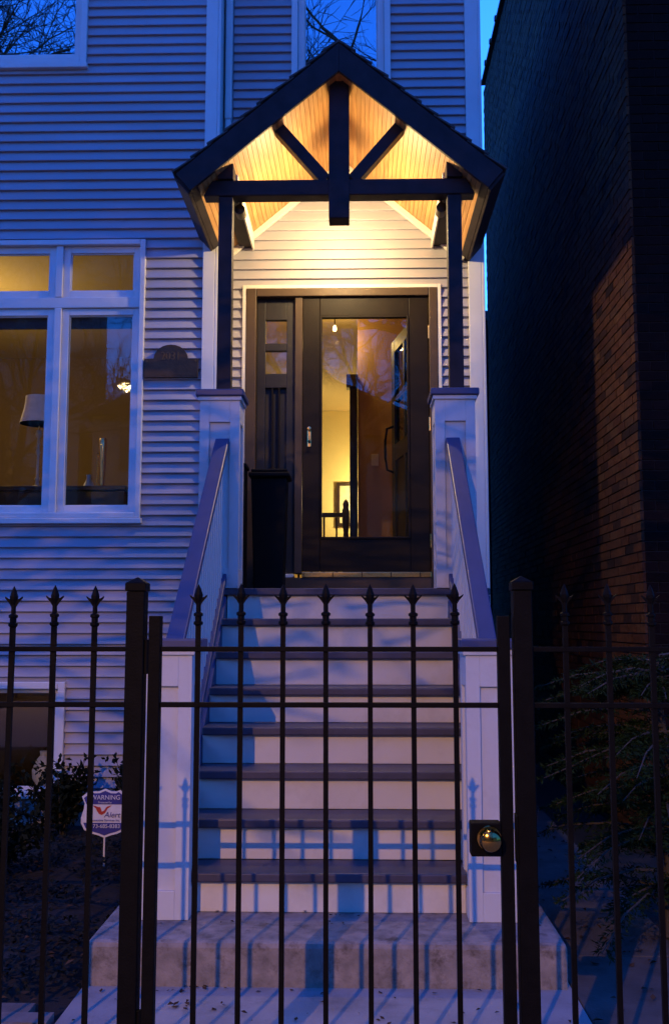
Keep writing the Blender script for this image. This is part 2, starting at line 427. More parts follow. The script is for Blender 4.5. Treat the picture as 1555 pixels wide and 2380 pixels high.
# downspout in the inner corner
ds = MB().box(-1.012, -.965, BW - .075, BW - .02, .3, 5.28).box(-1.015, -.962, BW - .078, BW - .017, 5.281, HT - .01).build('downspout', 'trim', house, .01)
for zz in (2.4, 4.9, 6.6): B(-1.018, -.959, BW - .081, BW - .003, zz, zz + .03).build('bracket', 'trim', ds)

def sash(parent, x0, x1, z0, z1, y, w, matg, mat='trim', tilt=(0, 0)):
    s = MB().ring(x0, x1, z0, z1, w, y, y + .035)
    s.ring(x0 + w, x1 - w, z0 + w, z1 - w, .009, y + .012, y + .03)
    s = s.build('sash', mat, parent, .003)
    gx0, gx1, gz0, gz1 = x0 + w, x1 - w, z0 + w, z1 - w
    cx, cz = (gx0 + gx1) / 2, (gz0 + gz1) / 2
    vs = []
    for yy in (y + .018, y + .023):
        for (a, b) in ((gx0 + .004, gz0 + .004), (gx1 - .004, gz0 + .004), (gx1 - .004, gz1 - .004), (gx0 + .004, gz1 - .004)):
            vs.append((a, yy + tilt[0] * (a - cx) + tilt[1] * (b - cz), b))
    MB().add(vs, [(0, 1, 2, 3), (7, 6, 5, 4), (0, 4, 5, 1), (1, 5, 6, 2), (2, 6, 7, 3), (3, 7, 4, 0)]).build('pane', matg, s)
    return s
def casing(parent, rect, y, w=.045, d=.03):
    x0, x1, z0, z1 = rect
    MB().ring(x0, x1, z0, z1, w, y - d, y + .12).build('casing', 'trim', parent, .005)
    B(x0 - .02, x1 + .02, y - d - .02, y - .002, z0 - .03, z0 - .001).build('sill', 'trim', parent, .004)
# living-room window
w = MB().ring(*WIN, .04, LW - .042, LW + .12).build('window', 'trim', house, .006)
w['label'] = 'wide four-light window of the lamplit living room'
B(WIN[0] + .04, WIN[1] - .04, LW - .02, LW + .10, 3.728, 3.808).build('transom', 'trim', w, .005)
B(-2.218, -2.165, LW - .024, LW + .104, 2.215, 3.727).build('mullion', 'trim', w, .005)
B(-2.218, -2.165, LW - .024, LW + .104, 3.809, 4.20).build('mullion', 'trim', w, .005)
B(WIN[0] - .012, WIN[1] + .012, LW - .055, LW - .003, 2.135, 2.174).build('sill', 'trim', w, .005)
sash(w, -2.164, -1.593, 3.81, 4.199, LW - .002, .05, 'glass')
sash(w, -2.789, -2.219, 3.81, 4.199, LW - .002, .05, 'glass')
sash(w, -2.164, -1.593, 2.216, 3.726, LW - .002, .05, 'glass', tilt=(.050, -.0105))
sash(w, -2.789, -2.219, 2.216, 3.726, LW - .002, .05, 'glass')
B(-2.112, -1.645, LW + .05, LW + .066, 3.592, 3.68).build('roller_blind', 'blind', w)
B(-2.737, -2.271, LW + .05, LW + .066, 3.592, 3.68).build('roller_blind', 'blind', w)
# upper left window
w = MB().ring(*UPW, .05, LW - .042, LW + .12).build('window', 'trim', house, .006)
B(UPW[0] - .012, UPW[1] + .012, LW - .055, LW - .003, 5.583, 5.619).build('sill', 'trim', w, .005)
sash(w, -3.069, -2.086, 5.671, 7.149, LW - .002, .045, 'coated')
# window above the canopy
w = MB().ring(*BUW, .05, BW - .042, BW + .12).build('window', 'trim', house, .006)
sash(w, -.457, .211, 5.001, 6.899, BW - .002, .05, 'coated')
# garden-level window
w = MB().ring(*BSW, .05, LW - .042, LW + .12).build('window', 'trim', house, .006)
sash(w, -2.899, -2.101, .271, .969, LW - .002, .02, 'glass')
# dark-coloured boards in place of the unlit rooms behind the upper windows
B(-3.3, -1.9, LW + .9, LW + .95, 5.4, 7.38).build('room_dark_board', 'unlit_room_dark', house)
B(-.7, .5, BW + .9, BW + .95, 4.8, 7.38).build('room_dark_board', 'unlit_room_dark', house)

# ---- rooms behind the lit glass
def room(name, x0, x1, y0, y1, z0, z1, mats, sides='lrbfc', parent=None):
    t = .04
    if 'l' in sides: struct(B(x0 - t, x0, y0, y1, z0, z1).build(name + '_wall_left', mats[0]))
    if 'r' in sides: struct(B(x1, x1 + t, y0, y1, z0, z1).build(name + '_wall_right', mats[0]))
    if 'b' in sides: struct(B(x0 - t, x1 + t, y1, y1 + t, z0, z1).build(name + '_wall_back', mats[0]))
    if 'f' in sides: struct(B(x0 - t, x1 + t, y0, y1 + t, z0 - t, z0 - .001).build(name + '_floor', mats[2]))
    if 'c' in sides: struct(B(x0 - t, x1 + t, y0, y1 + t, z1 + .001, z1 + t).build(name + '_ceiling', mats[1]))
FL, CL = 1.76, 4.46
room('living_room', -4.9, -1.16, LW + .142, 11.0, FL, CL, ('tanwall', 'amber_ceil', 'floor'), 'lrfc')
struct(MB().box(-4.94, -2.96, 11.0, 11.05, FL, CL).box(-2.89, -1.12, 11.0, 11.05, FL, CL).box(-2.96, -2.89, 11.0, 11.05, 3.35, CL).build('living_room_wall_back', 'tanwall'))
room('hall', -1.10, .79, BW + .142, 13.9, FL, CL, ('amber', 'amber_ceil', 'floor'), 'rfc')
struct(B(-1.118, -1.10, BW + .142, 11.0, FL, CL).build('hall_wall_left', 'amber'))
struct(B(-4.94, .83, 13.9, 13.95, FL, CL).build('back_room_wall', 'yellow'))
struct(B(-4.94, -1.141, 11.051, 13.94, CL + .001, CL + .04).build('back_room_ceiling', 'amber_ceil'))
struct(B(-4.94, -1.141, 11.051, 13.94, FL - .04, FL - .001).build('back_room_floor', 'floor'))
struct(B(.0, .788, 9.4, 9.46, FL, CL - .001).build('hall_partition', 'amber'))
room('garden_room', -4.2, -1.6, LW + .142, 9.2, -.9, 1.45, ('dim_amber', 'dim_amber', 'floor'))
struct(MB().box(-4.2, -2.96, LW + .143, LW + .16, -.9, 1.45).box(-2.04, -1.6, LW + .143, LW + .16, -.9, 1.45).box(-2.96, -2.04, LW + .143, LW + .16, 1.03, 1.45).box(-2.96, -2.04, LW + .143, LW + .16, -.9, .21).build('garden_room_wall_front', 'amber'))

# ---- front entrance: frame, sidelight, storm door, inner door
ent = MB()
ent.box(DOOR[0], -.762, BW - .04, BW + .13, 1.66, 3.945); ent.box(.535, DOOR[1], BW - .04, BW + .13, 1.66, 3.945)
ent.box(-.762, .535, BW - .04, BW + .13, 3.882, 3.945)
ent.box(-.470, -.414, BW - .02, BW + .13, 1.79, 3.882)
ent = ent.build('door_frame', 'doorframe', house, .006)
B(-.762, .535, BW - .05, BW + .13, 1.66, 1.76).build('kick_board', 'doorframe', ent, .004)
MB().ring(DOOR[0] - .028, DOOR[1] + .028, 1.66, 3.972, .027, BW - .034, BW - .001).build('outer_trim', 'walltrim', ent, .003)
B(-.412, .533, BW - .055, BW + .10, 1.761, 1.80).build('threshold', 'brass', ent, .004)
for k in range(5): B(-.40 + k * .212, -.394 + k * .212, BW - .058, BW - .054, 1.764, 1.797).build('threshold_joint', 'bronze', ent)
B(-.760, -.472, BW - .05, BW + .10, 1.761, 1.787).build('threshold', 'walltrim', ent, .004)
# sidelight panel with two small panes
sl = MB(); y0, y1 = BW + .02, BW + .065
sl.box(-.761, -.695, y0, y1, 1.79, 3.88).box(-.535, -.471, y0, y1, 1.79, 3.88)
for (a, b) in ((3.715, 3.88), (3.475, 3.535), (3.19, 3.30), (1.79, 2.05)): sl.box(-.695, -.535, y0, y1, a, b)
sl = sl.build('sidelight', 'darkdoor', ent, .004)
for (a, b) in ((3.535, 3.715), (3.30, 3.475)): B(-.697, -.533, y0 + .02, y0 + .025, a - .002, b + .002).build('pane', 'doorglass', sl)
B(-.70, -.53, y0 + .028, y0 + .04, 2.04, 3.2).build('panel', 'darkdoor', sl)
B(-.645, -.635, y0 - .004, y0 + .03, 2.051, 3.189).build('panel_bead', 'bronze', sl)
B(-.595, -.585, y0 - .004, y0 + .03, 2.051, 3.189).build('panel_bead', 'bronze', sl)
# storm door
sd = MB(); y0, y1 = BW - .012, BW + .028
sd.box(-.412, -.282, y0, y1, 1.805, 3.880).box(.385, .532, y0, y1, 1.805, 3.880)
sd.box(-.282, .385, y0, y1, 3.735, 3.880).box(-.282, .385, y0, y1, 1.805, 2.045)
sd = sd.build('storm_door', 'bronze', house, .005)
MB().ring(-.282, .385, 2.045, 3.735, .016, y0 - .008, y1 - .004).build('glazing_bead', 'bronze', sd, .003)
B(-.268, .371, y0 + .016, y0 + .021, 2.06, 3.72).build('pane', 'doorglass', sd)
B(-.375, -.345, y0 - .012, y0 - .001, 2.73, 2.86).build('lock_plate', 'brass', sd, .008)
MB().lathe([(.0, -.03), (.014, -.028), (.017, -.012), (.012, 0)], (-.36, y0 - .012, 2.865), 12, 'y').build('cylinder_lock', 'brass', sd)
MB().lathe([(0, -.02), (.010, -.018), (.011, -.006), (.007, 0)], (-.36, y0 - .012, 2.77), 10, 'y').build('thumb_latch', 'bronze', sd)
for z in (3.55, 2.85, 1.98): MB().lathe([(.011, 0), (.011, .1)], (.536, y0 - .012, z), 10).build('hinge', 'brass', sd)
# inner entry door, standing open against the hall wall
ed = thing('entry_door', (.50, 7.42, FL), '', ''); del ed['label']; del ed['category']; ed.parent = house; ed.location = Vector((.50, 7.42, FL)) - house.location
ed.rotation_euler = (0, 0, R(101))
def edp(name, x0, x1, y0, y1, z0, z1, mat, bev=.003):
    o = bpy.data.objects.new(name, MB().box(x0, x1, y0, y1, z0, z1).mesh(name, mat)); col.objects.link(o); o.parent = ed
    md = o.modifiers.new('bevel', 'BEVEL'); md.width = bev; md.segments = 2
    return o
edp('stile', 0, .11, 0, .045, .01, 2.06, 'darkdoor'); edp('stile', .77, .88, 0, .045, .01, 2.06, 'darkdoor'); edp('stile', .415, .465, 0, .045, .25, 1.95, 'darkdoor')
for (a, b) in ((.01, .25), (1.02, 1.16), (1.52, 1.56), (1.95, 2.06)): edp('rail', .112, .768, .001, .044, a, b, 'darkdoor')
edp('panel', .112, .768, .015, .03, .251, 1.019, 'darkdoor')
for (a, b) in ((1.161, 1.519), (1.561, 1.949)):
    for (c, d) in ((.112, .414), (.466, .768)): edp('pane', c, d, .02, .025, a, b, 'inner_glass', .0005)
hd = bpy.data.objects.new('pull_handle', MB().tube([(.82, .045, .93), (.82, .10, .95), (.82, .115, 1.05), (.82, .115, 1.2), (.82, .10, 1.30), (.82, .045, 1.32)], [.011] * 6, 8).mesh('pull_handle', 'iron'))
col.objects.link(hd); hd.parent = ed

# ------------------------------------------------------------------ entrance canopy
XR, ZR, SL = -.115, 5.165, .842
YF, YB = 5.985, BW - .018
ca = thing('porch_canopy', (-.12, 6.6, 2.87), 'dark timber gabled porch canopy with honey beadboard ceiling over the front door', 'porch')
ang = math.atan(SL); ca_, sa_ = math.cos(ang), math.sin(ang)
HL = 1.047 / ca_                     # slope length
def slope_pt(s, sgn, d):             # s along slope from ridge, d below top surface (perpendicular)
    return (XR + sgn * (s * ca_ - 0) - sgn * d * sa_ * -0 + sgn * (-d * sa_), ZR - s * sa_ - d * ca_)
def slab(sgn, s0, s1, d0, d1, y0, y1, mat, name, parent, bev=0.0, mitre=True):
    def P(s, d): return (XR + sgn * (s * ca_ - d * sa_), ZR - s * sa_ - d * ca_)
    a0 = s0 if s0 > 0 else d0 * SL; a1 = s0 if s0 > 0 else d1 * SL     # plumb cut at the ridge
    if s0 == 0: poly = [P(d0 * sa_ / ca_, d0), P(s1, d0), P(s1, d1), P(d1 * sa_ / ca_, d1)]
    else: poly = [P(s0, d0), P(s1, d0), P(s1, d1), P(s0, d1)]
    if sgn < 0: poly = poly[::-1]
    return MB().prism(poly, y0, y1).build(name, mat, parent, bev)
for sgn in (-1, 1):
    dk = slab(sgn, 0, HL, .022, .150, YF, YB, 'timber', 'roof_deck', ca)
    nc = 10
    for k in range(nc):
        s0 = max(0.0, k * HL / nc - .02); s1 = (k + 1) * HL / nc + (.012 if k == nc - 1 else 0)
        def P(s, d): return (XR + sgn * (s * ca_ - d * sa_), ZR - s * sa_ - d * ca_)
        top = [P(s0, .014), P(s1, -.006), P(s1, .006), P(s0, .021)]
        if k == 0: top = [(XR, ZR - .012), P(s1, -.006), P(s1, .006), (XR, ZR - .028)]
        top = top if sgn > 0 else top[::-1]
        for j in range(5):                                   # shingle tabs of one course
            ya = YF - .03 + j * (YB - YF + .03) / 5 + (0 if (k + j) % 2 else 0); yb = YF - .03 + (j + 1) * (YB - YF + .03) / 5 - .006
            MB().prism(top, ya, yb).build('shingle', 'shingle', dk)
    slab(sgn, 0, HL + .004, .024, .172, YF - .026, YF - .001, 'timber', 'rake_board', ca, .004)
    slab(sgn, HL + .001, HL + .022, .024, .168, YF, YB, 'timber', 'eave_board', ca, .003)
    slab(sgn, HL - .055, HL, .1505, .170, YF, YB, 'timber', 'soffit_border', ca, .002)
    # beadboard ceiling, one strip after the other, running back to the wall
    nb = 32; s0 = .151 * SL + .01; wid = (HL - .056 - s0) / nb
    for k in range(nb):
        a = s0 + k * wid
        slab(sgn, a + .0016, a + wid - .0016, .151, .163, YF + .001, YB - .0, 'bead', 'ceiling_board', ca)
    # white trim where ceiling meets wall
    slab(sgn, .185 * SL + .005, HL - .02, .1635, .205, BW - .055, BW - .019, 'walltrim', 'wall_trim', ca, .003)
TY0, TY1 = 6.075, 6.185
def xk(v): return v
B(-.182, -.050, TY0 - .012, TY1 + .012, 4.005, 4.94).build('king_post', 'timber', ca, .006)
zb0, zb1 = 4.165, 4.27
MB().prism([(-.99, zb0), (.755, zb0), (.70, zb1), (-.935, zb1)], TY0, TY1).build('tie_beam', 'timber', ca, .006)
for sgn in (-1, 1):
    c = XR
    p = Vector((c + sgn * .085, TY0 + .05, 4.27)); q = Vector((c + sgn * .42, TY0 + .05, 4.665))
    MB().beam(p, q, .075, .09, (0, 1, 0)).build('brace', 'timber', ca, .004)
    px = -.846 if sgn < 0 else .622
    B(px - .045, px + .045, TY0 + .008, TY1 - .012, 2.879, zb0 - .001).build('post', 'timber', ca, .005)
    # side plate beam back to the wall, its end showing above the tie beam
    bx = px + (.0 if sgn < 0 else 0)
    B(bx - .05, bx + .05, TY0 - .02, YB, zb1 + .001, zb1 + .105).build('side_beam', 'timber', ca, .005)
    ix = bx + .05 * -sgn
    B(min(ix, ix - sgn * .012), max(ix, ix - sgn * .012), TY1 + .02, YB, zb1 - .02, zb1 + .10).build('lit_beam_face', 'walltrim', ca, .002)  # pale strip on the beam's inner side, lantern light put into its colour
B(XR - .02, XR + .02, YF + .002, YB, ZR - .235, ZR - .205).build('ridge_trim', 'bead', ca, .003)

# lantern under the ridge, hidden by the king post
ln = thing('porch_lantern', (-.12, 6.62, 4.255), 'lit lantern hanging under the porch ridge behind the king post', 'lantern')
MB().tube([(-.12, 6.62, 4.455), (-.12, 6.62, 4.93)], [.008, .008], 8).build('stem', 'iron', ln)
MB().lathe([(.0, .21), (.03, .20), (.055, .17), (.055, .16), (0, .155)], (-.12, 6.62, 4.255), 16).build('cap', 'iron', ln)
MB().lathe([(0, .0), (.035, .012), (.048, .05), (.048, .11), (.035, .145), (0, .15)], (-.12, 6.62, 4.255), 16).build('globe', 'lamp_warm', ln)
def lamp(name, parent, loc, power, colr, r=.04):
    d = bpy.data.lights.new(name, 'POINT'); d.energy = power; d.color = colr; d.shadow_soft_size = r
    o = bpy.data.objects.new(name, d); col.objects.link(o); o.parent = parent; o.location = Vector(loc) - wloc(parent); return o
lamp('lantern_light', ln, (-.12, 6.62, 4.235), 7.6, (1.0, .72, .34), .04)

for sgn, px in ((-1, -.77), (1, .55)):
    sp = thing('spotlight', (px, 6.28, 4.17), 'small unlit bronze spotlight on the %s end of the porch beam, left one of two' % 'inner' if sgn < 0 else 'small unlit bronze spotlight on the inner end of the porch beam, right one of two', 'spotlight', 'porch spotlights')
    sp['label'] = 'small unlit bronze spotlight by the post nearest the living-room window' if sgn < 0 else 'small unlit bronze spotlight by the porch post nearest the brick wall'
    MB().lathe([(.0, 0), (.034, .003), (.034, .10), (.02, .12), (0, .122)], (px, 6.20, 4.13), 14, 'y').build('head', 'plaque', sp)
    MB().tube([(px, 6.27, 4.15), (px, 6.27, 4.268)], [.011, .011], 8).build('mount', 'plaque', sp)

# ------------------------------------------------------------------ stairs, newels, rails, landing
st = thing('front_stairs', (-.13, 5.2, .17), 'flight of white-risered grey steps with boxed white newels up to the door', 'stairs')
Y1, RUN, ZT1, RISE = 4.45, .225, .343, .1853
XL, XRt = -.80, .545
for n in range(8):
    y = Y1 + RUN * n; z = ZT1 + RISE * n
    xa, xb = (-.738, .472) if n == 0 else (XL, XRt)
    if n < 7:
        B(xa, xb, y, y + RUN + .03, z - .042, z).build('tread', 'tread', st, .008)
    zr0 = .171 if n == 0 else z - RISE + .001
    B(max(xa, -.7245) if n == 0 else xa, min(xb, .4645) if n == 0 else xb, y + .032, y + .052, zr0, z - .043).build('riser', 'riser', st, .002)
# landing planks
zl = ZT1 + RISE * 7
for k in range(9):
    y = Y1 + RUN * 7 + k * .135
    if y + .13 > BW - .06: break
    B(-1.0, .80, y, y + .131, zl - .042, zl).build('landing_board', 'tread', st, .006)
# stringers, skirts
def stringer(x0, x1):
    y0, y1 = Y1 + .06, Y1 + RUN * 7
    poly = [(y0, .17), (y1, .17), (y1, zl - .05), (y0, ZT1 - .05)]
    MB().prism(poly[::-1], x0, x1, 'yz').build('stringer', 'rail', st, .003)
stringer(XL - .03, XL - .001); stringer(XRt + .001, XRt + .03)
B(-1.0, -.975, 6.05, BW - .06, 0, zl - .045).build('landing_skirt', 'rail', st); B(.775, .80, 6.05, BW - .06, 0, zl - .045).build('landing_skirt', 'rail', st)
def newel(cx, y0, z0, z1, w=.248, capw=.30, panel=(.16, .12)):
    h = w / 2; i = .018
    nw = B(cx - h + i, cx + h - i, y0 + i, y0 + w - i, z0, z1).build('newel_post', 'newel', st, .002)
    fr = MB(); s = .06
    za, zb = z0 + panel[1], z1 - panel[0]
    for (f, g) in (('y', y0), ('y', y0 + w - i + .0005), ('x', cx - h), ('x', cx + h - i + .0005)):
        for (a, b, c, d) in ((0, s, z0, z1), (w - s, w, z0, z1), (s, w - s, z0, za), (s, w - s, zb, z1)):
            if f == 'y': fr.box(cx - h + a, cx - h + b, g, g + i - .0005, c, d)
            else: fr.box(g, g + i - .0005, y0 + i + .0005 if a == 0 else y0 + a, y0 + w - i - .0005 if b == w else y0 + b, c, d)
    fr.build('panel_frame', 'newel', nw, .002)
    ch = capw / 2
    MB().box(cx - ch, cx + ch, y0 + h - ch, y0 + h + ch, z1 + .001, z1 + .045).build('cap', 'rail', nw, .008)
    MB().box(cx - h - .012, cx + h + .012, y0 - .012, y0 + w + .012, z1 - .025, z1).build('cap_mould', 'newel', nw, .004)
    return nw
NLX, NRX = -.849, .589
nl = newel(NLX, 4.35, .171, 1.312); nr = newel(NRX, 4.35, .171, 1.312)
newel(NLX - .008, 6.02, zl + .001, 2.832); newel(NRX + .012, 6.02, zl + .001, 2.832)
for sgn, rx in ((-1, -.838), (1, .585)):
    ya, yb = 4.575, 6.025
    za = 1.315; zb2 = za + (yb - ya) * RISE / RUN
    d = Vector((0, yb - ya, zb2 - za)).normalized()
    hr = MB().beam((rx, ya - .06, za - .06 * RISE / RUN + .045), (rx, yb, zb2 + .045), .086, .036).build('handrail', 'rail', st, .006)
    MB().beam((rx, ya, za - .005), (rx, yb, zb2 - .005), .04, .055).build('under_rail', 'newel', st, .003)
    zo = -.80
    MB().beam((rx - sgn * .012, ya, za + zo), (rx - sgn * .012, yb, zb2 + zo), .05, .05).build('bottom_rail', 'rail', st, .004)
    nbal = 19
    for k in range(nbal):
        y = ya + (k + .5) * (yb - ya) / nbal; zz = za + (y - ya) * RISE / RUN
        B(rx - .015, rx + .015, y - .015, y + .015, zz + zo + .01, zz - .01).build('baluster', 'newel', st)

# ------------------------------------------------------------------ objects on the landing
bn = thing('bin', (-.62, 6.95, zl), 'tall black lidded bin standing in front of the sidelight', 'bin')
MB().prism([(-.72, zl + .002), (-.52, zl + .002), (-.497, zl + .80), (-.745, zl + .80)], 6.80, 7.04).build('body', 'black', bn, .01)
MB().box(-.76, -.475, 6.77, 7.06, zl + .801, zl + .835).box(-.745, -.49, 6.79, 7.045, zl + .8355, zl + .86).build('lid', 'black', bn, .01)
MB().tube([(-.73, 7.06, zl + .78), (-.52, 7.06, zl + .78)], [.012, .012], 8).build('handle', 'black', bn)
bx = thing('parcel_box', (-.86, 6.75, zl), 'narrow black box beside the bin behind the newel', 'box')
MB().box(-.93, -.765, 6.62, 6.79, zl + .002, zl + .84).build('body', 'black', bx, .008)
MB().box(-.94, -.755, 6.61, 6.80, zl + .841, zl + .87).build('lid', 'black', bx, .006)

# ------------------------------------------------------------------ address plaque
pq = thing('address_plaque', (-1.348, LW - .03, 3.2), 'dark bronze arched address plaque reading 2031 on the siding', 'plaque')
def plaque_poly(g=0):
    pts = [(-1.545 + g, 3.195 + g), (-1.152 - g, 3.195 + g), (-1.152 - g, 3.335 - g), (-1.222 - g, 3.335 - g)]
    for k in range(13):
        a = math.pi * k / 12
        pts.append((-1.352 + (.125 - g) * math.cos(a), 3.335 - g + (.105) * math.sin(a)))
    pts += [(-1.545 + g, 3.335 - g)]
    return pts
pb = MB().prism(plaque_poly(), LW - .046, LW - .0255).build('plate', 'plaque', pq, .003)
MB().prism(plaque_poly(.013), LW - .0475, LW - .0465).build('field', 'plaque', pq)
text('number', '2031', .088, 'plaque_gold', pq, (-1.352, LW - .0485, 3.352), extrude=.002, sx=.82)
for sx in (-1.525, -1.172): MB().lathe([(0, -.004), (.008, -.003), (.009, 0)], (sx, LW - .0465, 3.315), 10, 'y').build('screw', 'plaque_gold', pq)

# ------------------------------------------------------------------ iron fence and gate
GY = 2.65
def picket_mesh(zb, zt):
    mb = MB().box(-.0065, .0065, -.0065, .0065, zb, zt - .07)
    return mb.mesh('picket', 'iron')
def finial_mesh():
    mb = MB()
    mb.lathe([(.0065, -.112), (.0125, -.106), (.0125, -.100), (.009, -.098), (.009, -.086), (.0125, -.084), (.0125, -.078), (.0065, -.074), (.0065, -.05), (.011, -.036), (.0115, -.028), (.0065, -.012), (.0008, 0)], n=10)
    mb.smooth = False
    for sg in (-1, 1):                                     # the two curled leaves
        poly = [(sg * .004, -.058), (sg * .012, -.045), (sg * .0225, -.033), (sg * .0235, -.028), (sg * .015, -.034), (sg * .005, -.036)]
        if sg < 0: poly = poly[::-1]
        mb.prism(poly[::-1], -.004, .004)
    return mb.mesh('finial', 'iron')
pkm = picket_mesh(.06, 1.50); fim = finial_mesh()
def pickets(parent, xs, ztop):
    for x in xs:
        dz = random.uniform(-.002, .002)
        p = piece('picket', pkm, parent, (x, GY, dz)); p.rotation_euler = (random.uniform(-.002, .002), random.uniform(-.002, .002), 0)
        f = bpy.data.objects.new('finial', fim); col.objects.link(f); f.parent = p; f.location = (0, 0, ztop)
def post(parent, x, ztop):
    p = B(x - .0245, x + .0245, GY - .0245, GY + .0245, -.05, ztop - .04).build('post', 'iron', parent, .003)
    MB().box(x - .028, x + .028, GY - .028, GY + .028, ztop - .039, ztop - .018).add(
        [(x - .028, GY - .028, ztop - .0178), (x + .028, GY - .028, ztop - .0178), (x + .028, GY + .028, ztop - .0178), (x - .028, GY + .028, ztop - .0178), (x, GY, ztop)],
        [(0, 1, 4), (1, 2, 4), (2, 3, 4), (3, 0, 4), (3, 2, 1, 0)]).build('cap', 'iron', p, .002)
def rails(parent, x0, x1):
    for z in (1.355, 1.209, .16): B(x0, x1, GY - .011, GY + .011, z - .0065, z + .0065).build('rail', 'iron', parent, .0015)
fl = thing('iron_fence', (-1.5, GY, 0), 'black iron picket fence panel in front of the lawn bed, living-room side', 'fence', 'iron fence panels')
fl['label'] = 'black iron picket fence panel on the living-room side of the gate'
post(fl, -.592, 1.548); rails(fl, -2.6, -.617)
pickets(fl, [-.704 - .1125 * k for k in range(15)], 1.524)
fr = thing('iron_fence', (1.5, GY, 0), 'black iron picket fence panel on the brick-wall side of the gate', 'fence', 'iron fence panels')
post(fr, .433, 1.55); rails(fr, .458, 2.6)
pickets(fr, [.548 + .113 * k for k in range(15)], 1.526)
gt = thing('iron_gate', (-.08, GY, 0), 'closed black iron picket gate with brass knob before the stairs', 'gate')
for x in (-.541, .383): B(x - .016, x + .016, GY - .016, GY + .016, .05, 1.443).build('stile', 'iron', gt, .002)
rails(gt, -.524, .366)
pickets(gt, [-.425, -.311, -.199, -.085, .030, .145, .257], 1.528)
for z in (1.29, .35): MB().lathe([(.009, 0), (.009, .09)], (-.5625, GY - .010, z), 10).build('hinge', 'iron', gt)
lb = B(.288, .366, GY - .024, GY + .024, .828, .912).build('lock_box', 'iron', gt, .003)
MB().lathe([(0, -.052), (.012, -.052), (.024, -.046), (.0285, -.034), (.026, -.022), (.013, -.012), (.013, -.006), (.031, -.004), (.033, 0)], (.334, GY - .0242, .874), 24, 'y').build('knob', 'knob', lb)
B(.4055, .4082, GY - .028, GY + .02, .81, .93).build('strike_plate', 'iron', fr)

# ------------------------------------------------------------------ yard sign
sg = thing('yard_sign', (-1.458, 5.8, .03), 'shield-shaped blue and white alarm warning sign on a white stake in the bed', 'sign')
SCX, SCZ = -1.456, .348
def shield(k=1.0):
    h = [(0, .133), (.035, .118), (.068, .117), (.085, .126), (.135, .088), (.118, .050), (.122, .018), (.137, -.03), (.137, -.06), (.118, -.098), (.075, -.118), (.03, -.13), (0, -.142)]
    pts = h + [(-x, z) for x, z in h[-2:0:-1]]
    return [(SCX + x * k, SCZ + z * k) for x, z in pts][::-1]
MB().prism(shield(), 5.800, 5.806).build('panel', 'sign_white', sg)
def clip(poly, lo, hi):
    def cut(pts, f):
        out = []
        for i in range(len(pts)):
            a, b = pts[i], pts[(i + 1) % len(pts)]; fa, fb = f(a), f(b)
            if fa >= 0: out.append(a)
            if fa * fb < 0:
                t = fa / (fa - fb); out.append((a[0] + (b[0] - a[0]) * t, a[1] + (b[1] - a[1]) * t))
        return out
    return cut(cut(poly, lambda p: p[1] - lo), lambda p: hi - p[1])
MB().prism(clip(shield(.91), SCZ + .045, 9), 5.7985, 5.7995).build('band', 'sign_blue', sg)
MB().prism(clip(shield(.91), -9, SCZ - .058), 5.7985, 5.7995).build('band', 'sign_blue', sg)
def sp_(x, z): return (SCX + x, SCZ + z)
MB().prism([sp_(*p) for p in [(-.075, .04), (-.055, .036), (-.04, .030), (-.028, .030), (-.022, .018), (-.018, .004), (-.005, .010), (.004, .024), (.012, .033), (.04, .040), (.016, .022), (.002, -.002), (-.016, -.014), (-.034, -.008), (-.044, .006), (-.052, .022)]][::-1], 5.7985, 5.7995).build('emblem', 'sign_red', sg)
text('lettering', 'WARNING', .036, 'sign_white', sg, (SCX + .002, 5.797, SCZ + .083), extrude=.0006, sx=.98)
text('lettering', 'Protected by', .015, 'sign_white', sg, (SCX, 5.797, SCZ + .056), extrude=.0006)
text('lettering', 'Alert', .044, 'sign_blue', sg, (SCX + .042, 5.797, SCZ - .014), shear=.25, extrude=.0006)
text('lettering', 'Protective Services Inc.', .0185, 'sign_blue', sg, (SCX + .002, 5.797, SCZ - .044), shear=.1, extrude=.0006)
text('lettering', '773-685-8383', .030, 'sign_white', sg, (SCX + .004, 5.797, SCZ - .077), extrude=.0006, sx=1.02)
MB().box(-1.462, -1.453, 5.807, 5.815, -.05, .36).build('stake', 'sign_white', sg)

# ------------------------------------------------------------------ neighbouring brick building
bb = thing('brick_building', (3.0, 9.5, 0), 'tall dark red brick building across the narrow side path', 'building')
XW, YN = 1.885, 6.60
BH, BWD, J = .058, .198, .010
TOPZ = 9.36; YE = 13.99
B(XW + .012, 7.0, YN + .012, YE, -.2, TOPZ).build('wall', 'mortar', bb)
B(XW + .012, 7.0, YN + .004, YN + .011, -.2, TOPZ).build('front_joint', 'facemortar', bb)
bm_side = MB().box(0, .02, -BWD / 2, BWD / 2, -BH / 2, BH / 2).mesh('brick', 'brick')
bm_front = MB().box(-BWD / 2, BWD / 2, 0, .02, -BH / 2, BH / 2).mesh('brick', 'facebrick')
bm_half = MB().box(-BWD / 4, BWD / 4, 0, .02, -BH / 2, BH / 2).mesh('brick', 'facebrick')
mass_side, mass_front, singles = MB(), MB(), []
nC = int(TOPZ / (BH + J))
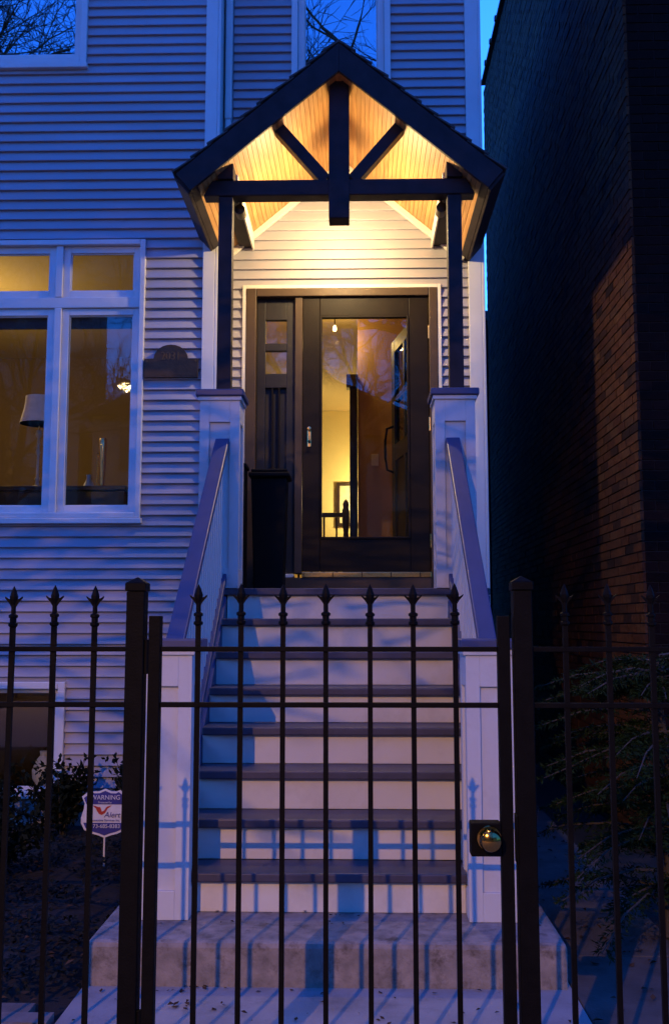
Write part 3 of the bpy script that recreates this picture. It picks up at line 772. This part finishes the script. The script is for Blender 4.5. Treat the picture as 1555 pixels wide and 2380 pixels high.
for c in range(nC):
    z = c * (BH + J) + BH / 2 + .005
    off = (BWD + J) / 2 if c % 2 else 0
    y = YN + .002 + BWD / 2 - (0 if not off else off - .0)
    first = True
    while y - BWD / 2 < YE - .02:
        y0, y1 = max(y - BWD / 2, YN + .002), min(y + BWD / 2, YE)
        if y1 - y0 > .03:
            ar = (y1 - y0) * 1.88 * BH / ((y) ** 3) / (1 + abs(z - 2.2) * .35)
            singles.append((ar, 's', y0, y1, z))
        y += BWD + J
    x = XW + .002 + BWD / 2 + (0 if off else -(BWD + J) / 2)
    while x - BWD / 2 < 3.2:
        x0, x1 = max(x - BWD / 2, XW + .021), x + BWD / 2
        if x1 - x0 > .03:
            ar = (min(x1, 2.13) - x0) * BH / (YN ** 2) / (1 + abs(z - 2.2) * .35) if x0 < 2.13 else 0
            singles.append((ar, 'f', x0, x1, z))
        x += BWD + J
singles.sort(key=lambda t: -t[0])
sub = [o for o in bb.children if o.name.startswith('wall')][0]
for k, (ar, kind, a, b, z) in enumerate(singles):
    dj = random.uniform(-.004, .002)
    if k < 296:
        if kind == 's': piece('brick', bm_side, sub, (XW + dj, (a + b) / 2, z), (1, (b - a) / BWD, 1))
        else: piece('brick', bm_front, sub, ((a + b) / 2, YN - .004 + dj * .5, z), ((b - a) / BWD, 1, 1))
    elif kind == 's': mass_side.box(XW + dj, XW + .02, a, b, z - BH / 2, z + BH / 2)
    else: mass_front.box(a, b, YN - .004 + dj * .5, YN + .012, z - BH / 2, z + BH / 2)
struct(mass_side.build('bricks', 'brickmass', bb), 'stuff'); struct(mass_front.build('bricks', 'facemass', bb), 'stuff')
for k in range(14):
    y = YN + .0 + k * .52
    MB().prism([(XW - .05, TOPZ + .001), (XW + .25, TOPZ + .001), (XW + .25, TOPZ + .05), (XW + .1, TOPZ + .10), (XW - .05, TOPZ + .05)][::-1], y, y + .47).build('coping_tile', 'coping', bb, .01)
    MB().prism([(XW - .07, TOPZ - .01), (XW + .27, TOPZ + .001), (XW + .27, TOPZ + .06), (XW + .1, TOPZ + .125), (XW - .07, TOPZ + .06)][::-1], y + .47, y + .52).build('coping_collar', 'coping', bb, .01)

rg = thing('rear_building', (2.0, 17, 0), 'dark building closing the far end of the side path', 'building')
B(.6, 6.0, 16.6, 20, -.2, 6.62).build('wall', 'facemass', rg); B(.5, 6.1, 16.5, 20.1, 6.621, 6.77).build('roof', 'farroof', rg)
for z in (1.0, 3.6): B(1.15, 1.75, 16.57, 16.599, z, z + 1.3).build('window', 'farglass', rg)
# ------------------------------------------------------------------ things inside
tl = thing('table_lamp', (-2.55, 7.62, 2.36), 'unlit table lamp with pale bell shade behind the living-room window', 'lamp')
lx, ly = -2.49, 7.55
MB().lathe([(.148, 0), (.138, .04), (.122, .10), (.112, .16), (.108, .215), (.104, .215), (.108, .16), (.118, .10), (.134, .04), (.144, .0)], (lx, ly, 2.98), 28).build('shade', 'shade', tl)
MB().tube([(lx, ly, 2.56), (lx, ly, 3.16)], [.008, .006], 8).build('stem', 'brass', tl)
MB().lathe([(.0, .0), (.06, .004), (.055, .018), (.02, .03), (.014, .06), (.022, .08), (.012, .10), (.010, .26), (.02, .29), (.012, .32), (.012, .40), (.028, .43), (.02, .46), (.008, .47)], (lx, ly, 2.465), 18).build('base', 'ceramic', tl)
tb = thing('sideboard', (-2.6, 7.6, FL), 'dark wooden table under the pale shaded lamp', 'table')
B(-3.0, -1.75, 7.35, 7.78, 2.43, 2.463).build('top', 'darkwood', tb, .004)
B(-2.95, -1.80, 7.39, 7.75, 2.25, 2.429).build('apron', 'darkwood', tb)
for (x, y) in ((-2.93, 7.38), (-1.82, 7.38), (-2.93, 7.71), (-1.82, 7.71)): B(x, x + .05, y, y + .05, FL + .001, 2.429).build('leg', 'darkwood', tb)
tag(MB().lathe([(0, 0), (.035, .002), (.045, .03), (.03, .06), (.018, .09), (.022, .12), (0, .121)], (-2.1, 7.6, 2.464), 16).build('small_vase', 'ceramic'), 'small pale vase on the dark table inside the window', 'vase')
tag(MB().lathe([(0, 0), (.04, .002), (.042, .012), (.018, .03), (.022, .12), (.03, .30), (.032, .38), (.026, .40), (.024, .395), (0, .30)], (-1.985, 7.56, 2.4635), 18).build('brass_vase', 'brass'), 'tall slim brass vase on the dark table behind the casement', 'vase')
ft = thing('floor_lamp', (-3.55, 8.5, FL), 'lit upward-facing floor lamp deep in the living room', 'lamp')
MB().lathe([(0, 0), (.14, .005), (.13, .025), (.02, .04), (.012, .06), (.012, 1.62), (.0, 1.63)], (-3.55, 8.5, FL + .001), 18).build('stand', 'lampmetal', ft)
MB().lathe([(.02, 0), (.12, .05), (.17, .13), (.166, .13), (.115, .055), (.0, .012)], (-3.55, 8.5, FL + 1.63), 24).build('bowl', 'lampmetal', ft)
lamp('floor_lamp_light', ft, (-3.55, 8.5, FL + 1.96), 4.4, (1.0, .67, .24), .06)
ws = thing('armchair', (-1.75, 9.3, FL), 'dark high-backed armchair in the living room shadows', 'chair')
MB().box(-2.15, -1.45, 9.0, 9.7, FL + .15, FL + .45).build('seat', 'darkwood', ws, .05)
MB().box(-2.15, -1.45, 9.70, 9.86, FL + .20, FL + 1.15).build('backrest', 'darkwood', ws, .06)
for x in (-2.22, -1.44): MB().box(x, x + .07, 9.0, 9.72, FL + .15, FL + .66).build('armrest', 'darkwood', ws, .03)
for (x, y) in ((-2.1, 9.05), (-1.52, 9.05), (-2.1, 9.7), (-1.52, 9.7)): B(x, x + .05, y, y + .05, FL + .001, FL + .149).build('leg', 'darkwood', ws)
# hall
hl = thing('hall_pendant', (-.22, 9.3, 4.2), 'small lit glass pendant in the hall behind the storm door', 'lamp')
MB().tube([(-.22, 9.3, 4.30), (-.22, 9.3, CL)], [.005, .005], 6).build('stem', 'iron', hl)
MB().lathe([(0, .04), (.015, .045), (.02, .06), (.016, .085), (.008, .10), (0, .10)], (-.22, 9.3, 4.20), 14).build('globe', 'bulb_warm', hl)
lamp('hall_light', hl, (-.22, 9.3, 4.13), 1.2, (1.0, .62, .2), .05)
bl = thing('back_room_sconce', (.35, 13.82, 3.05), 'lit wall sconce in the yellow room beyond the hall', 'lamp')
MB().box(.31, .39, 13.86, 13.899, 2.95, 3.10).build('plate', 'brass', bl)
MB().lathe([(.03, 0), (.08, .16), (.076, .16), (.027, .002)], (.35, 13.78, 2.98), 16).build('shade', 'bulb_warm', bl)
lamp('back_room_light', bl, (.30, 13.45, 3.15), 6.5, (1.0, .78, .34), .08)
lamp('back_room_light', bl, (-.55, 12.6, 3.9), .5, (1.0, .78, .34), .10)  # extra light out in the room, with no fixture of its own
pf = thing('picture_frame', (-.17, 13.88, 2.95), 'dark framed picture on the yellow wall beyond the hall', 'picture')
MB().ring(-.30, .12, 2.80, 3.42, .045, 13.865, 13.899).build('frame', 'darkwood', pf, .004)
B(-.256, .076, 13.885, 13.898, 2.844, 3.376).build('print', 'print', pf)
cp = thing('hall_column', (-.05, 9.4, FL), 'dark wooden column at the end of the hall partition', 'column')
B(-.078, -.002, 9.38, 9.47, FL + .001, 3.70).build('shaft', 'darkwood', cp, .004); B(-.11, .004, 9.35, 9.379, 3.701, 3.83).build('capital', 'darkwood', cp, .006)
B(-.11, -.002, 9.379, 9.49, 3.701, 3.83).build('capital', 'darkwood', cp, .006)
sw = thing('light_switch', (.165, 9.395, 2.96), 'cream light switch plate on the hall partition', 'switch')
B(.128, .198, 9.388, 9.399, 2.935, 3.05).build('plate', 'plate', sw, .003); B(.158, .168, 9.378, 9.387, 2.98, 3.005).build('toggle', 'plate', sw)
sr = thing('stair_railing', (-.3, 11, FL), 'dark turned newel and railing of the inner staircase', 'railing')
rz = 2.615
B(-.75, -.17, 10.98, 11.03, rz, rz + .05).build('handrail', 'darkwood', sr, .006)
MB().lathe([(.04, 0), (.04, .35), (.03, .40), (.045, .55), (.028, .68), (.042, .78), (.042, .93), (.03, .96), (.038, 1.0), (.02, 1.04), (0, 1.06)], (-.135, 11.0, FL + .001), 14).build('newel_post', 'darkwood', sr)
for k in range(4): MB().lathe([(.012, 0), (.016, .3), (.01, .5), (.012, rz - FL - .004)], (-.24 - k * .14, 11.0, FL + .001), 8).build('baluster', 'darkwood', sr)
# garden-level room
gl_ = thing('garden_room_lamp', (-3.3, 8.3, 1.2), 'small lamp glowing in the garden-level room', 'lamp')
MB().lathe([(.05, 0), (.11, .0), (.07, .15), (.066, .15), (.05, .002)], (-3.3, 8.3, .6), 14).build('shade', 'bulb_warm', gl_)
MB().lathe([(.07, 0), (.07, .02), (.012, .05), (.012, 1.5)], (-3.3, 8.3, -.899), 12).build('stand', 'iron', gl_)
lamp('garden_room_light', gl_, (-3.3, 8.1, .85), .03, (1.0, .55, .10), .08)
tag(MB().lathe([(0, 0), (.05, .002), (.085, .06), (.09, .12), (.06, .19), (.035, .22), (.04, .25), (0, .251)], (-2.235, LW + .16, .272), 18).build('jar', 'ceramic'), 'pale rounded jar inside the garden-level window', 'jar')
B(-2.3, -2.16, LW + .121, LW + .142, .25, .2705)

# ------------------------------------------------------------------ planting
def leaf_mesh(mb, p, L, W, d, nrm):
    d = d.normalized(); s = d.cross(nrm).normalized() * W / 2
    c = p + d * L * .5 + nrm.normalized() * L * random.uniform(-.1, .25)
    mb.add([p, c - s, p + d * L, c + s], [(0, 1, 2, 3)])
def rv(): 
    while True:
        v = Vector((random.uniform(-1, 1), random.uniform(-1, 1), random.uniform(-1, 1)))
        if .1 < v.length < 1: return v.normalized()
def shrub(name, c, rx, ry, h, nl, label, group=None, L=.05, mat='leaf_dark'):
    t = thing(name, c, label, 'shrub', group); c = Vector(c)
    stems = MB(); lv = MB(); ends = []
    for k in range(16):
        a = random.uniform(0, 2 * math.pi); e = Vector((math.cos(a) * rx * random.uniform(.2, 1), math.sin(a) * ry * random.uniform(.2, 1), h * random.uniform(.55, 1.0)))
        mid = e * .5 + Vector((0, 0, h * .12))
        stems.tube([c, c + mid, c + e], [.007, .005, .002], 5); ends.append((mid, e))
    for k in range(nl):
        m_, e = random.choice(ends); t_ = random.uniform(.25, 1.05)
        p = c + (m_ * (2 * t_) if t_ < .5 else m_ + (e - m_) * (2 * t_ - 1)) + rv() * random.uniform(.01, .09)
        p.z = max(p.z, .02)
        leaf_mesh(lv, p, L * random.uniform(.6, 1.3), L * .5, rv() + Vector((0, 0, .3)), rv() + Vector((0, 0, .8)))
    stems.build('stems', 'bark', t); lv.build('foliage', mat, t)
shrub('shrub', (-1.95, 6.62, .0), .28, .22, .52, 1500, 'dark leafy shrub against the siding just beside the garden-level window', 'foundation shrubs')
shrub('shrub', (-2.55, 6.5, .0), .38, .26, .46, 1900, 'broad dark shrub under the garden-level window', 'foundation shrubs')
shrub('shrub', (-1.45, 6.70, .0), .24, .18, .52, 1300, 'dark shrub behind the warning sign', 'foundation shrubs')
shrub('shrub', (-2.05, 5.55, .0), .42, .36, .42, 2200, 'low dark shrub left of the warning sign, nearer the fence', 'foundation shrubs')
cov = MB()
for k in range(9000):
    x = random.uniform(-2.9, -1.1); y = random.uniform(3.85, 6.4)
    if x > -1.18 and random.random() < .5: continue
    dens = math.sin(x * 7 + 1) * math.cos(y * 5) + math.sin(y * 11 + x * 3) * .5
    if dens < -.35: continue
    leaf_mesh(cov, Vector((x, y, .02 + .07 * random.random() * (1 + dens * .5))), random.uniform(.02, .045), .02, rv() * Vector((1, 1, .4)), Vector((random.uniform(-.5, .5), random.uniform(-.6, .2), 1)))
gc = cov.build('ground_cover', 'leaf_cover'); struct(gc, 'stuff'); gc['label'] = 'low leafy ground cover in the bed beside the walk'
dl = MB()
def dead(x, y, z, s):
    p = Vector((x, y, z)); d = Vector((random.uniform(-1, 1), random.uniform(-1, 1), random.uniform(-.1, .25))).normalized()
    leaf_mesh(dl, p, s, s * .55, d, Vector((random.uniform(-.3, .3), random.uniform(-.3, .3), 1)))
for k in range(60): dead(random.uniform(-1.05, .8), random.uniform(3.5, 4.06), .006, random.uniform(.008, .03))
for k in range(10): dead(random.uniform(-.72, -.5), random.uniform(3.82, 3.9), .008, random.uniform(.015, .04))
for k in range(14): dead(random.uniform(-.75, -.4), random.uniform(4.0, 4.06), .008, random.uniform(.015, .035))
for k in range(30): dead(random.uniform(-1.05, .8), random.choice((4.30, 4.44)) + random.uniform(-.02, .03), .178, random.uniform(.01, .025))
for k in range(500): dead(random.uniform(-2.9, -1.12), random.uniform(3.7, 6.6), random.uniform(.05, .12), random.uniform(.02, .05))
for k in range(160): dead(random.uniform(.85, 1.85), random.uniform(3.2, 7.0), .002, random.uniform(.02, .05))
d_ = dl.build('fallen_leaves', 'dead'); struct(d_, 'stuff'); d_['label'] = 'brown fallen leaves strewn on the walk and bed'
# evergreen with flat drooping sprays on the right
ev = thing('evergreen_shrub', (1.42, 4.75, 0), 'dark evergreen with drooping feathery sprays in front of the brick wall', 'shrub')
stm = MB(); nd = MB()
base = Vector((1.42, 4.75, 0))
stm.tube([base, base + Vector((.03, .02, .7)), base + Vector((-.02, .05, 1.35))], [.03, .022, .008], 8)
for k in range(95):
    z0 = random.uniform(.18, 1.30); a = random.uniform(0, 2 * math.pi)
    L = random.uniform(.35, .85) * (1.15 - z0 * .35)
    p0 = base + Vector((0, 0, z0)); dirv = Vector((math.cos(a), math.sin(a) * .8, .25))
    pts = [p0 + dirv * L * t + Vector((0, 0, -.35 * L * t * t)) for t in (0, .33, .66, 1)]
    if max(p.x for p in pts) > 1.86 : 
        pts = [Vector((min(p.x, 1.84), p.y, p.z)) for p in pts]
    stm.tube(pts, [.008, .006, .004, .002], 5)
    for i in range(3):
        for j in range(9):
            t = (j + random.random()) / 9; q = pts[i].lerp(pts[i + 1], t); ax = (pts[i + 1] - pts[i]).normalized()
            for s_ in (-1, 1):
                sd_ = (ax.cross(Vector((0, 0, 1))) * s_ + ax * .7 + Vector((0, 0, random.uniform(-.35, .1)))).normalized()
                tl_ = random.uniform(.06, .16) * (1.1 - (i + t) / 4)
                tip = q + sd_ * tl_
                if tip.x > 1.87: continue
                for m_ in range(7):
                    pp = q.lerp(tip, (m_ + .5) / 7)
                    leaf_mesh(nd, pp, random.uniform(.02, .038), .008, sd_ + rv() * .8, rv() + Vector((0, 0, 1)))
stm.build('stems', 'bark', ev); nd.build('foliage', 'needle', ev)

# ------------------------------------------------------------------ across the street (seen mirrored in the glass), street lamp
def bare_tree(name, c, H, spread, label, seed, low=.5, twigs=3):
    rnd = random.Random(seed); t = thing(name, c, label, 'tree', 'bare street trees'); c = Vector(c)
    tr, br = MB(), MB(); cnt = [0]
    def rvec():
        return Vector((rnd.uniform(-1, 1), rnd.uniform(-1, 1), rnd.uniform(-1, 1)))
    def grow(p, d, L, r, lev):
        n = 4 if lev < 3 else 2
        pts = [p]; rs = [r]; dd = d.copy()
        for i in range(n):
            dd = (dd + rvec() * (.16 if lev < 2 else .28) + Vector((0, 0, .05))).normalized()
            pts.append(pts[-1] + dd * L / n); rs.append(r * (1 - .55 * (i + 1) / n))
        (tr if lev == 0 else br).tube(pts, rs, 8 if lev == 0 else (5 if lev < 3 else 3), cap=False)
        if lev >= 5: return
        k = [7, 7, 6, 6, 5][lev]
        for i in range(k):
            f = (low if lev == 0 else .25) + (1 - (low if lev == 0 else .25)) * (i + rnd.random()) / k
            f = min(f, .999); ix = min(int(f * n), n - 1); q = pts[ix].lerp(pts[ix + 1], f * n - ix)
            dv = (dd + rvec() * (1.1 if lev == 0 else .9) * spread).normalized()
            if lev == 0: dv = (Vector((math.cos(i * 2.4 + seed), math.sin(i * 2.4 + seed), .75))).normalized()
            grow(q, dv, L * rnd.uniform(.42, .62), max(rs[ix] * .55, .008), lev + 1)
    grow(c, Vector((0, 0, 1)), H * .6, H * .016, 0)
    tr.build('trunk', 'bark', t); br.build('crown', 'bark', t)
bare_tree('bare_tree', (-7.0, -6.0, -.05), 20, 1.0, 'tall bare tree across from the living room, mirrored in the upper window', 3)
bare_tree('bare_tree', (2.3, -6.2, -.05), 20, 1.0, 'tall bare tree by the kerb, mirrored in the window above the canopy', 8)
bare_tree('bare_tree', (.55, -17.3, -.05), 15.5, 1.0, 'bare tree over the road, mirrored in the storm door glass', 21)
bare_tree('bare_tree', (-6.1, -3.2, -.05), 9.0, 1.0, 'young bare tree on the pavement strip opposite the living room', 33)
fh = thing('facing_house', (-3, -24, -.05), 'gabled house on the far side of the road, mirrored in the glass', 'house')
B(-6.8, 3.5, -28, -22, -.06, 8.4).build('wall', 'farwall', fh)
MB().prism([(-7.1, 8.401), (4, 8.401), (-1.9, 11.0)][::-1], -28.3, -21.6).build('roof', 'farroof', fh)
for x in (-5.8, -3.6, -1.2, 1.2):
    for z in (1.2, 4.0, 6.4): B(x, x + 1.2, -21.99, -21.96, z, z + 1.6).build('window', 'farglass', fh)
fh2 = thing('facing_house', (12, -24, -.05), 'flat-roofed house over the road beside the gabled one', 'house')
B(4.2, 19, -28, -22, -.06, 8.6).build('wall', 'farwall', fh2); B(4.1, 19.2, -28.2, -21.8, 8.601, 9.0).build('roof', 'farroof', fh2)
for x in (7.5, 10.5, 13.5):
    for z in (1.2, 4.4): B(x, x + 1.3, -21.99, -21.96, z, z + 1.8).build('window', 'farglass', fh2)
fh3 = thing('facing_house', (-20, -24, -.05), 'flat-roofed house over the road across from the fence corner', 'house')
B(-26, -7.3, -28, -22, -.06, 15.4).build('wall', 'farwall', fh3); B(-26.2, -7.15, -28.2, -21.8, 15.401, 15.8).build('roof', 'farroof', fh3)
for x in (-15, -12.2, -9.4):
    for z in (1.4, 5.2, 9.0, 12.6): B(x, x + 1.2, -21.99, -21.96, z, z + 1.9).build('window', 'farglass', fh3)
def cutoff_ring(x, y, z, r, h, n=32):
    vs = []; fs = []
    for k in range(n):
        a = 2 * math.pi * k / n
        for (rr, zz) in ((r, z), (r + .003, z), (r + .003, z + h), (r, z + h)): vs.append((x + rr * math.cos(a), y + rr * math.sin(a), zz))
    for k in range(n):
        for j in range(4): fs.append((k * 4 + j, k * 4 + (j + 1) % 4, ((k + 1) % n) * 4 + (j + 1) % 4, ((k + 1) % n) * 4 + j))
    return vs, fs
LX, LY, LZ = -3.75, -8.2, 6.45
sl_ = thing('street_lamp', (-3.75, -9.9, -.05), 'lit street lamp on a tall pole at the far kerb, mirrored in the casement', 'street lamp')
MB().tube([(LX, -9.9, -.06), (LX, -9.9, 3), (LX, -9.9, 6.3), (LX, -9.5, 6.62), (LX, -8.45, 6.66)], [.08, .07, .05, .035, .03], 10).build('pole', 'lampmetal', sl_)
MB().lathe([(0, .16), (.08, .15), (.19, .09), (.21, .055), (.19, .05), (0, .05)], (LX, LY, LZ + .03), 20).build('head', 'lampmetal', sl_)
MB().lathe([(.165, .049), (.20, .0), (.16, -.06), (.06, -.09), (.045, -.092), (.04, -.08), (.0, -.08)], (LX, LY, LZ + .03), 20).build('lens', 'street_glow', sl_)
ad = bpy.data.lights.new('street_lamp_light', 'AREA'); ad.shape = 'DISK'; ad.size = .075; ad.energy = 182; ad.color = (1.0, .50, .13)
ao = bpy.data.objects.new('street_lamp_light', ad); col.objects.link(ao); ao.parent = sl_; ao.location = Vector((LX, LY, LZ - .075)) - sl_.location
MB().add(*cutoff_ring(LX, LY, LZ - .0843, .058, .012)).build('light_cutoff_ring', 'lampmetal', sl_)  # unseen ring added round the light, shaped to fade its upper reach
